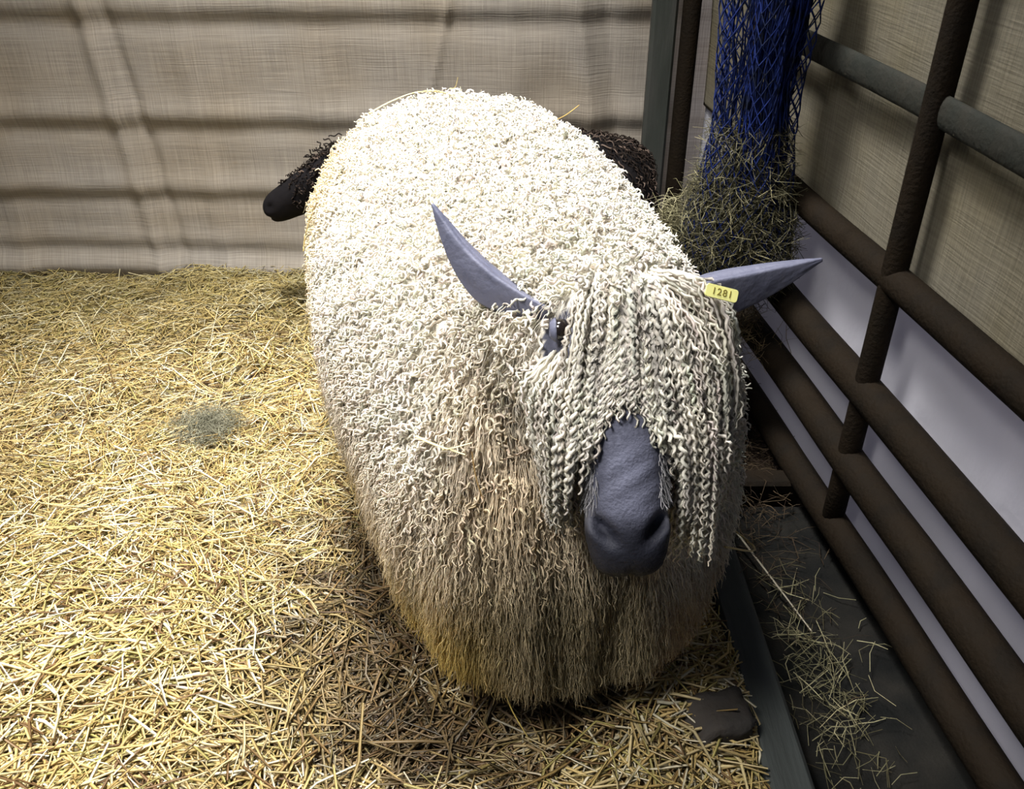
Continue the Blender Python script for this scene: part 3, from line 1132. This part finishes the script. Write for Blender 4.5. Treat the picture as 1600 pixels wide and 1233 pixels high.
def straw_colours(P, extra_dark=0.0):
    N = len(P)
    c = PAL[rng.choice(len(PAL), N, p=PW)] * rng.uniform(.8, 1.15, N)[:, None]
    x, y = P[:, 0], P[:, 1]
    # damp trodden bedding plus painted shade round the sheep; greener brown straw along the wall
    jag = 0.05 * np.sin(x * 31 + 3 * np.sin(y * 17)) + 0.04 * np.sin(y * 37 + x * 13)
    wet_shade = 1.25 * np.exp(-(((x + 0.22 + jag) / 0.24) ** 2 + ((y - 1.32) / 0.36) ** 2)) + 1.1 * np.exp(-(((x - 0.02) / 0.30) ** 2 + ((y - 1.02 + jag) / 0.11) ** 2))
    wet_shade = np.clip(wet_shade * 0.95 + extra_dark, 0, .9)[:, None]
    c = c * (1 - wet_shade) + np.array([[0.058, 0.034, 0.015]]) * rng.uniform(.3, 2.6, N)[:, None] * wet_shade
    wall_tone = smoothstep(2.2, 2.75, y)[:, None] * 0.6
    c = c * (1 - wall_tone) + np.array([[0.22, 0.18, 0.055]]) * wall_tone
    blot = np.clip(np.sin(x * 7 + 2 * np.sin(y * 4)) * np.sin(y * 8.5 + x * 3) - .35, 0, 1)[:, None] * .5
    c = c * (1 - blot) + np.array([[0.30, 0.22, 0.08]]) * blot
    return np.clip(c, 0, .9)


def spread(N, lo=0):
    """positions over the bedding, denser where the photograph looks"""
    out = np.empty((0, 2))
    while len(out) < N:
        x = rng.uniform(-2.35, 0.43, N)
        y = rng.uniform(0.45, 2.93, N)
        ok = np.abs(x) < 0.62 * y + 0.55
        ok &= rng.random(N) < np.clip(1.25 - 0.25 * y, .3, 1)
        # under the sheep fewer are needed
        under = (np.abs(x + 0.03) < 0.25) & (y > 1.35) & (y < 2.2)
        ok &= ~(under & (rng.random(N) < 0.7))
        out = np.vstack([out, np.stack([x[ok], y[ok]], -1)])
    return out[:N]


# trodden mat of straw underneath: relief surface so no bare ground shows
nxs, nys = 150, 130
gx = np.linspace(-2.45, 0.415, nxs)
gy = np.linspace(0.3, 2.90, nys)
GX, GY = np.meshgrid(gx, gy)
GZ = straw_h(GX, GY) - 0.006 + rng.normal(0, .003, GX.shape)
V = np.stack([GX, GY, GZ], -1).reshape(-1, 3)
idx = np.arange(nxs * nys).reshape(nys, nxs)
F = np.stack([idx[:-1, :-1], idx[:-1, 1:], idx[1:, 1:], idx[1:, :-1]], -1).reshape(-1, 4)
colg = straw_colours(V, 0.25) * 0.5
bedroot = empty('straw_bedding', (-0.9, 1.6, 0), 'golden straw bedding spread over the whole pen floor', 'straw')
bedroot['kind'] = 'stuff'
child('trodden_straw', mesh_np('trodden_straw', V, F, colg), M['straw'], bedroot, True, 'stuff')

N1 = 36000
xy = spread(N1)
L = rng.gamma(4.5, 0.019, N1).clip(0.02, 0.24)
z = straw_h(xy[:, 0], xy[:, 1]) + rng.uniform(-0.004, 0.016, N1)
P = np.stack([xy[:, 0], xy[:, 1], z], -1)
swirl = 2.2 * np.sin(xy[:, 0] * 4.3 + 1.7 * np.sin(xy[:, 1] * 5)) + 1.8 * np.sin(xy[:, 1] * 6.1 + xy[:, 0] * 2)
yaw = np.where(rng.random(N1) < .33, swirl + rng.normal(0, .5, N1), rng.uniform(0, 2 * PI, N1))
tilt = rng.normal(0, 0.17, N1)
P[:, 2] = np.maximum(P[:, 2], np.abs(np.sin(tilt)) * L / 2 + .002)
# stalks stay on the pen side of the grey beam
reach = P[:, 0] + np.abs(np.cos(yaw)) * L / 2
P[:, 0] -= np.clip(reach - 0.42, 0, 1)
Wd = rng.uniform(0.0017, 0.0046, N1) * (1 + 0.45 * smoothstep(1.7, 1.0, xy[:, 1]))
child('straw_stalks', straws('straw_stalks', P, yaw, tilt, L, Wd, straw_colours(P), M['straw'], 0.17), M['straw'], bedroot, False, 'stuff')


def clump(name, c, spread_xyz, N, Lr, Wr, pal, label, cat, m='hay', tilt_s=.6, bend=.5, floor_z=None):
    P = np.array(c)[None] + rng.normal(0, 1, (N, 3)) * np.array(spread_xyz)[None]
    if floor_z is not None:
        P[:, 2] = floor_z + np.abs(P[:, 2] - c[2])
    pal = np.array(pal)
    cols = pal[rng.integers(0, len(pal), N)] * rng.uniform(.7, 1.2, N)[:, None]
    L = rng.uniform(*Lr, N)
    yaw = rng.uniform(0, 2 * PI, N)
    tilt = rng.normal(0, tilt_s, N)
    if floor_z is not None:
        P[:, 2] = np.maximum(P[:, 2], floor_z + np.abs(np.sin(tilt)) * L / 2)
    me = straws(name, P, yaw, tilt, L, rng.uniform(*Wr, N), cols, None, bend)
    o = link(name, me, M[m])
    return props(o, label, cat, kind='stuff')


HAYC = [[0.18, 0.165, 0.09], [0.12, 0.11, 0.055], [0.25, 0.23, 0.13], [0.08, 0.07, 0.035]]
clump('hay_tuft', (-0.80, 1.93, 0.03), (0.042, 0.042, 0.012), 900, (0.02, 0.055), (0.0008, 0.0018), [[.20, .19, .13], [.14, .135, .09], [.28, .27, .19]],
      'small grey green hay tuft lying on the golden straw left of the sheep', 'hay', floor_z=float(straw_h(-0.80, 1.93)) + .016, tilt_s=.35, bend=.8)
clump('hay_scatter', (0.585, 1.14, 0.012), (0.045, 0.13, 0.014), 240, (0.03, 0.10), (0.001, 0.0022), HAYC + [[.42, .38, .22]],
      'loose wisps of hay scattered on the black rubber mat', 'hay', floor_z=0.018, tilt_s=.22, bend=.25)
clump('hay_litter', (0.52, 2.05, 0.01), (0.09, 0.30, 0.03), 2600, (0.03, 0.10), (0.001, 0.0022), [[.055, .038, .022], [.09, .065, .037], [.03, .02, .013]],
      'dark trampled hay litter on the ground under the hay net', 'hay', floor_z=0.004, tilt_s=.3, bend=.3)

# ------------------------------------------------------------------ hay net
NC = Vector((0.518, 1.95, 0))


def net_r(z):
    # radius of the net by height: bunched blue rope above, full of hay at the foot
    return float(np.interp(z, [0.44, 0.47, 0.52, 0.60, 0.70, 0.80, 0.92, 1.05, 1.25, 1.45], [0.05, 0.10, 0.13, 0.13, 0.105, 0.082, 0.080, 0.088, 0.095, 0.04]))


netroot = empty('hay_net', (NC.x, NC.y, 0.44), 'tall blue mesh hay net hanging in the corner against the gate', 'net')
rows_z = np.linspace(0.445, 1.45, 52)
cols_n = 30
pts = []
for j, z in enumerate(rows_z):
    r = net_r(z)
    ring = []
    for i in range(cols_n):
        a_ = 2 * PI * (i + (0.5 if j % 2 else 0)) / cols_n
        fold = 1 + 0.22 * math.sin(a_ * 5 + z * 3) * smoothstep(0.62, 0.8, z)
        jj = 0.006 * noise.noise((i * .7, z * 9, 4))
        ring.append(np.array([NC.x + math.cos(a_) * r * fold + jj, NC.y + math.sin(a_) * r * 0.85 * fold + jj, z + 0.008 * noise.noise((i * .9, j * .5, 1))]))
    pts.append(ring)
seg = []
for j in range(len(rows_z) - 1):
    for i in range(cols_n):
        a0 = pts[j][i]
        for k in ((i, (i - 1) % cols_n) if j % 2 == 0 else (i, (i + 1) % cols_n)):
            b0_ = pts[j + 1][k]
            mid = (a0 + b0_) / 2
            seg.append([a0, mid, b0_])
seg = np.array(seg)
o = child('netting', tubes('netting', seg, np.full((len(seg), 3), .0015), 4, np.ones((len(seg), 3))), M['net'], netroot, True, 'stuff')
# blue strands of the gathered net folds
sf = []
for k in range(150):
    a_ = rng.normal(-0.5, 1.1)
    zz = np.linspace(0.66 + rng.uniform(0, .2), 1.45, 10)
    q = []
    for z in zz:
        r = net_r(z) * rng.uniform(.55, .98)
        q.append([NC.x + math.cos(a_ + .25 * math.sin(z * 7 + k)) * r, NC.y + math.sin(a_ + .25 * math.sin(z * 7 + k)) * r * .85, z])
    sf.append(q)
sf = resample(np.array(sf), 24)
child('gathered_cord', tubes('gathered_cord', sf, np.full((150, 24), .0019), 4, np.ones((150, 3))), M['net'], netroot, True, 'stuff')

NH = 9000
z = rng.uniform(0.42, 0.72, NH) ** 1.0
z = np.where(rng.random(NH) < .12, rng.uniform(.7, .84, NH), z)
rr = np.array([net_r(q_) for q_ in z]) * np.sqrt(rng.random(NH)) * 1.12
aa = rng.uniform(0, 2 * PI, NH)
P = np.stack([NC.x + np.cos(aa) * rr, NC.y + np.sin(aa) * rr * .88, z], -1)
pal = np.array([[0.11, 0.10, 0.055], [0.075, 0.07, 0.04], [0.16, 0.15, 0.09], [0.05, 0.045, 0.025], [0.28, 0.25, 0.14]])
me = straws('hay', P, rng.uniform(0, 2 * PI, NH), rng.normal(-.2, .6, NH), rng.uniform(.03, .09, NH), rng.uniform(.0009, .0022, NH),
            pal[rng.integers(0, 5, NH)] * rng.uniform(.6, 1.2, NH)[:, None], None, .35)
props(link('hay', me, M['hay']), 'grey green hay bulging out of the foot of the blue net', 'hay', kind='stuff')
# hay poking out to the left of the net
clump('hay_wisp', (0.39, 1.98, 0.60), (0.035, 0.03, 0.03), 420, (0.03, 0.10), (0.0009, 0.002), HAYC + [[.5, .46, .28]],
      'pale wisps of hay sticking out left of the hay net', 'hay', tilt_s=.5, bend=.3)
clump('hay_strand', (0.47, 1.95, 0.33), (0.07, 0.05, 0.05), 900, (0.03, 0.10), (0.0009, 0.002), [[.10, .075, .04], [.16, .12, .06], [.07, .05, .03]],
      'dark loose hay trailing beneath the hay net behind the ear', 'hay', tilt_s=.9, bend=.3)


# ------------------------------------------------------------------ single stalks caught in the fleece
def stalk(pts_, r, colr, label, name='straw_stalk'):
    P = resample(np.array([pts_], float), 14)
    t_ = np.linspace(0, 1, 14)[None]
    R = r * 1.25 * (1 - .45 * t_)
    me = tubes(name, P, R, 5, np.array([colr]), flat=.55)
    o = link(name, me, M['straw'], smooth=True)
    return props(o, label, 'straw', 'straw stalks caught in the fleece')


def ray_pt(u, v, t_):
    th = math.radians(32.8)
    a_ = (u - 800) / 1400
    b_ = (616.5 - v) / 1400
    return Vector((a_, math.cos(th) + b_ * math.sin(th), -math.sin(th) + b_ * math.cos(th))) * t_ + Vector((0, 0, 1.4))


def on_fleece(u, v, off=0.02):
    off = off + 0.012
    """where the fleece lies along a direction seen in the photograph"""
    d = (ray_pt(u, v, 1) - Vector((0, 0, 1.4))).normalized()
    hit = S.bvh.ray_cast(Vector((0, 0, 1.4)), d)
    if hit[0] is None:
        loc, nr, _, _ = S.bvh.find_nearest(ray_pt(u, v, 2.1))
        return loc + nr * off
    return hit[0] + hit[1] * off


G1, G2, G3 = (0.62, 0.50, 0.22), (0.74, 0.62, 0.32), (0.50, 0.33, 0.10)
stalk([on_fleece(590, 195), on_fleece(622, 172, .022), on_fleece(660, 158, .02), on_fleece(705, 166, .018), on_fleece(730, 175)], .0022, G2,
      'long pale straw stalk arched over the top of the sheep\'s rump')
stalk([on_fleece(650, 160, .02), on_fleece(690, 160, .014), on_fleece(740, 182, .012)], .002, G1, 'flat golden straw stalk lying behind the arched one on the rump')
stalk([on_fleece(705, 160), on_fleece(712, 165, .03), on_fleece(716, 166, .055)], .0016, G1, 'short straw end sticking straight up from the sheep\'s rump')
stalk([on_fleece(860, 205, .01), on_fleece(868, 205, .03), on_fleece(880, 200, .065)], .0018, G3, 'brown straw stalk standing up on the right of the back')
stalk([on_fleece(672, 688, .02), on_fleece(700, 692, .026), on_fleece(736, 704, .022)], .0024, G2, 'pale straw stalk caught in the left shoulder wool beside the face')
stalk([on_fleece(705, 698, .02), on_fleece(722, 694, .03), on_fleece(745, 688, .026)], .0018, G2, 'thin straw stalk crossing the pale one on the left shoulder')
stalk([on_fleece(745, 700, .024), on_fleece(752, 735, .024), on_fleece(765, 772, .024)], .0018, (.30, .19, .07), 'brown stalk hanging down the shoulder wool below the crossed straws')
stalk([on_fleece(1100, 838, .03), on_fleece(1125, 828, .04), on_fleece(1155, 820, .05)], .0022, G1, 'golden straw stalk sticking out of the right cheek locks')
stalk([on_fleece(497, 395, .02), on_fleece(500, 370, .02), on_fleece(510, 330, .016)], .0018, (.55, .42, .14), 'golden straw stalk along the far left edge of the fleece')
a0 = Vector((0.385, 1.235, 0.17))
stalk([(0.335, 1.17, 0.24), (0.345, 1.19, 0.16), (0.352, 1.20, 0.10), (0.375, 1.215, 0.085)], .0022, (.62, .46, .10), 'curved yellow straw stalk hanging from the chest wool beside the grey beam')
stalk([(-0.02, 1.00, 0.20), (0.0, .985, 0.13), (0.04, .96, 0.06)], .0022, (.55, .42, .12), 'yellow straw stalk hanging under the chest wool in front')
# long stalk on the mat
P = stalk([(0.505, 1.52, 0.05), (0.545, 1.40, 0.045), (0.60, 1.25, 0.03)], .0022, (.45, .40, .30), 'long pale stalk lying across the rubber mat near the gate')
P['group'] = 'loose stalks on the mat'

dsheep.location.y -= 0.03
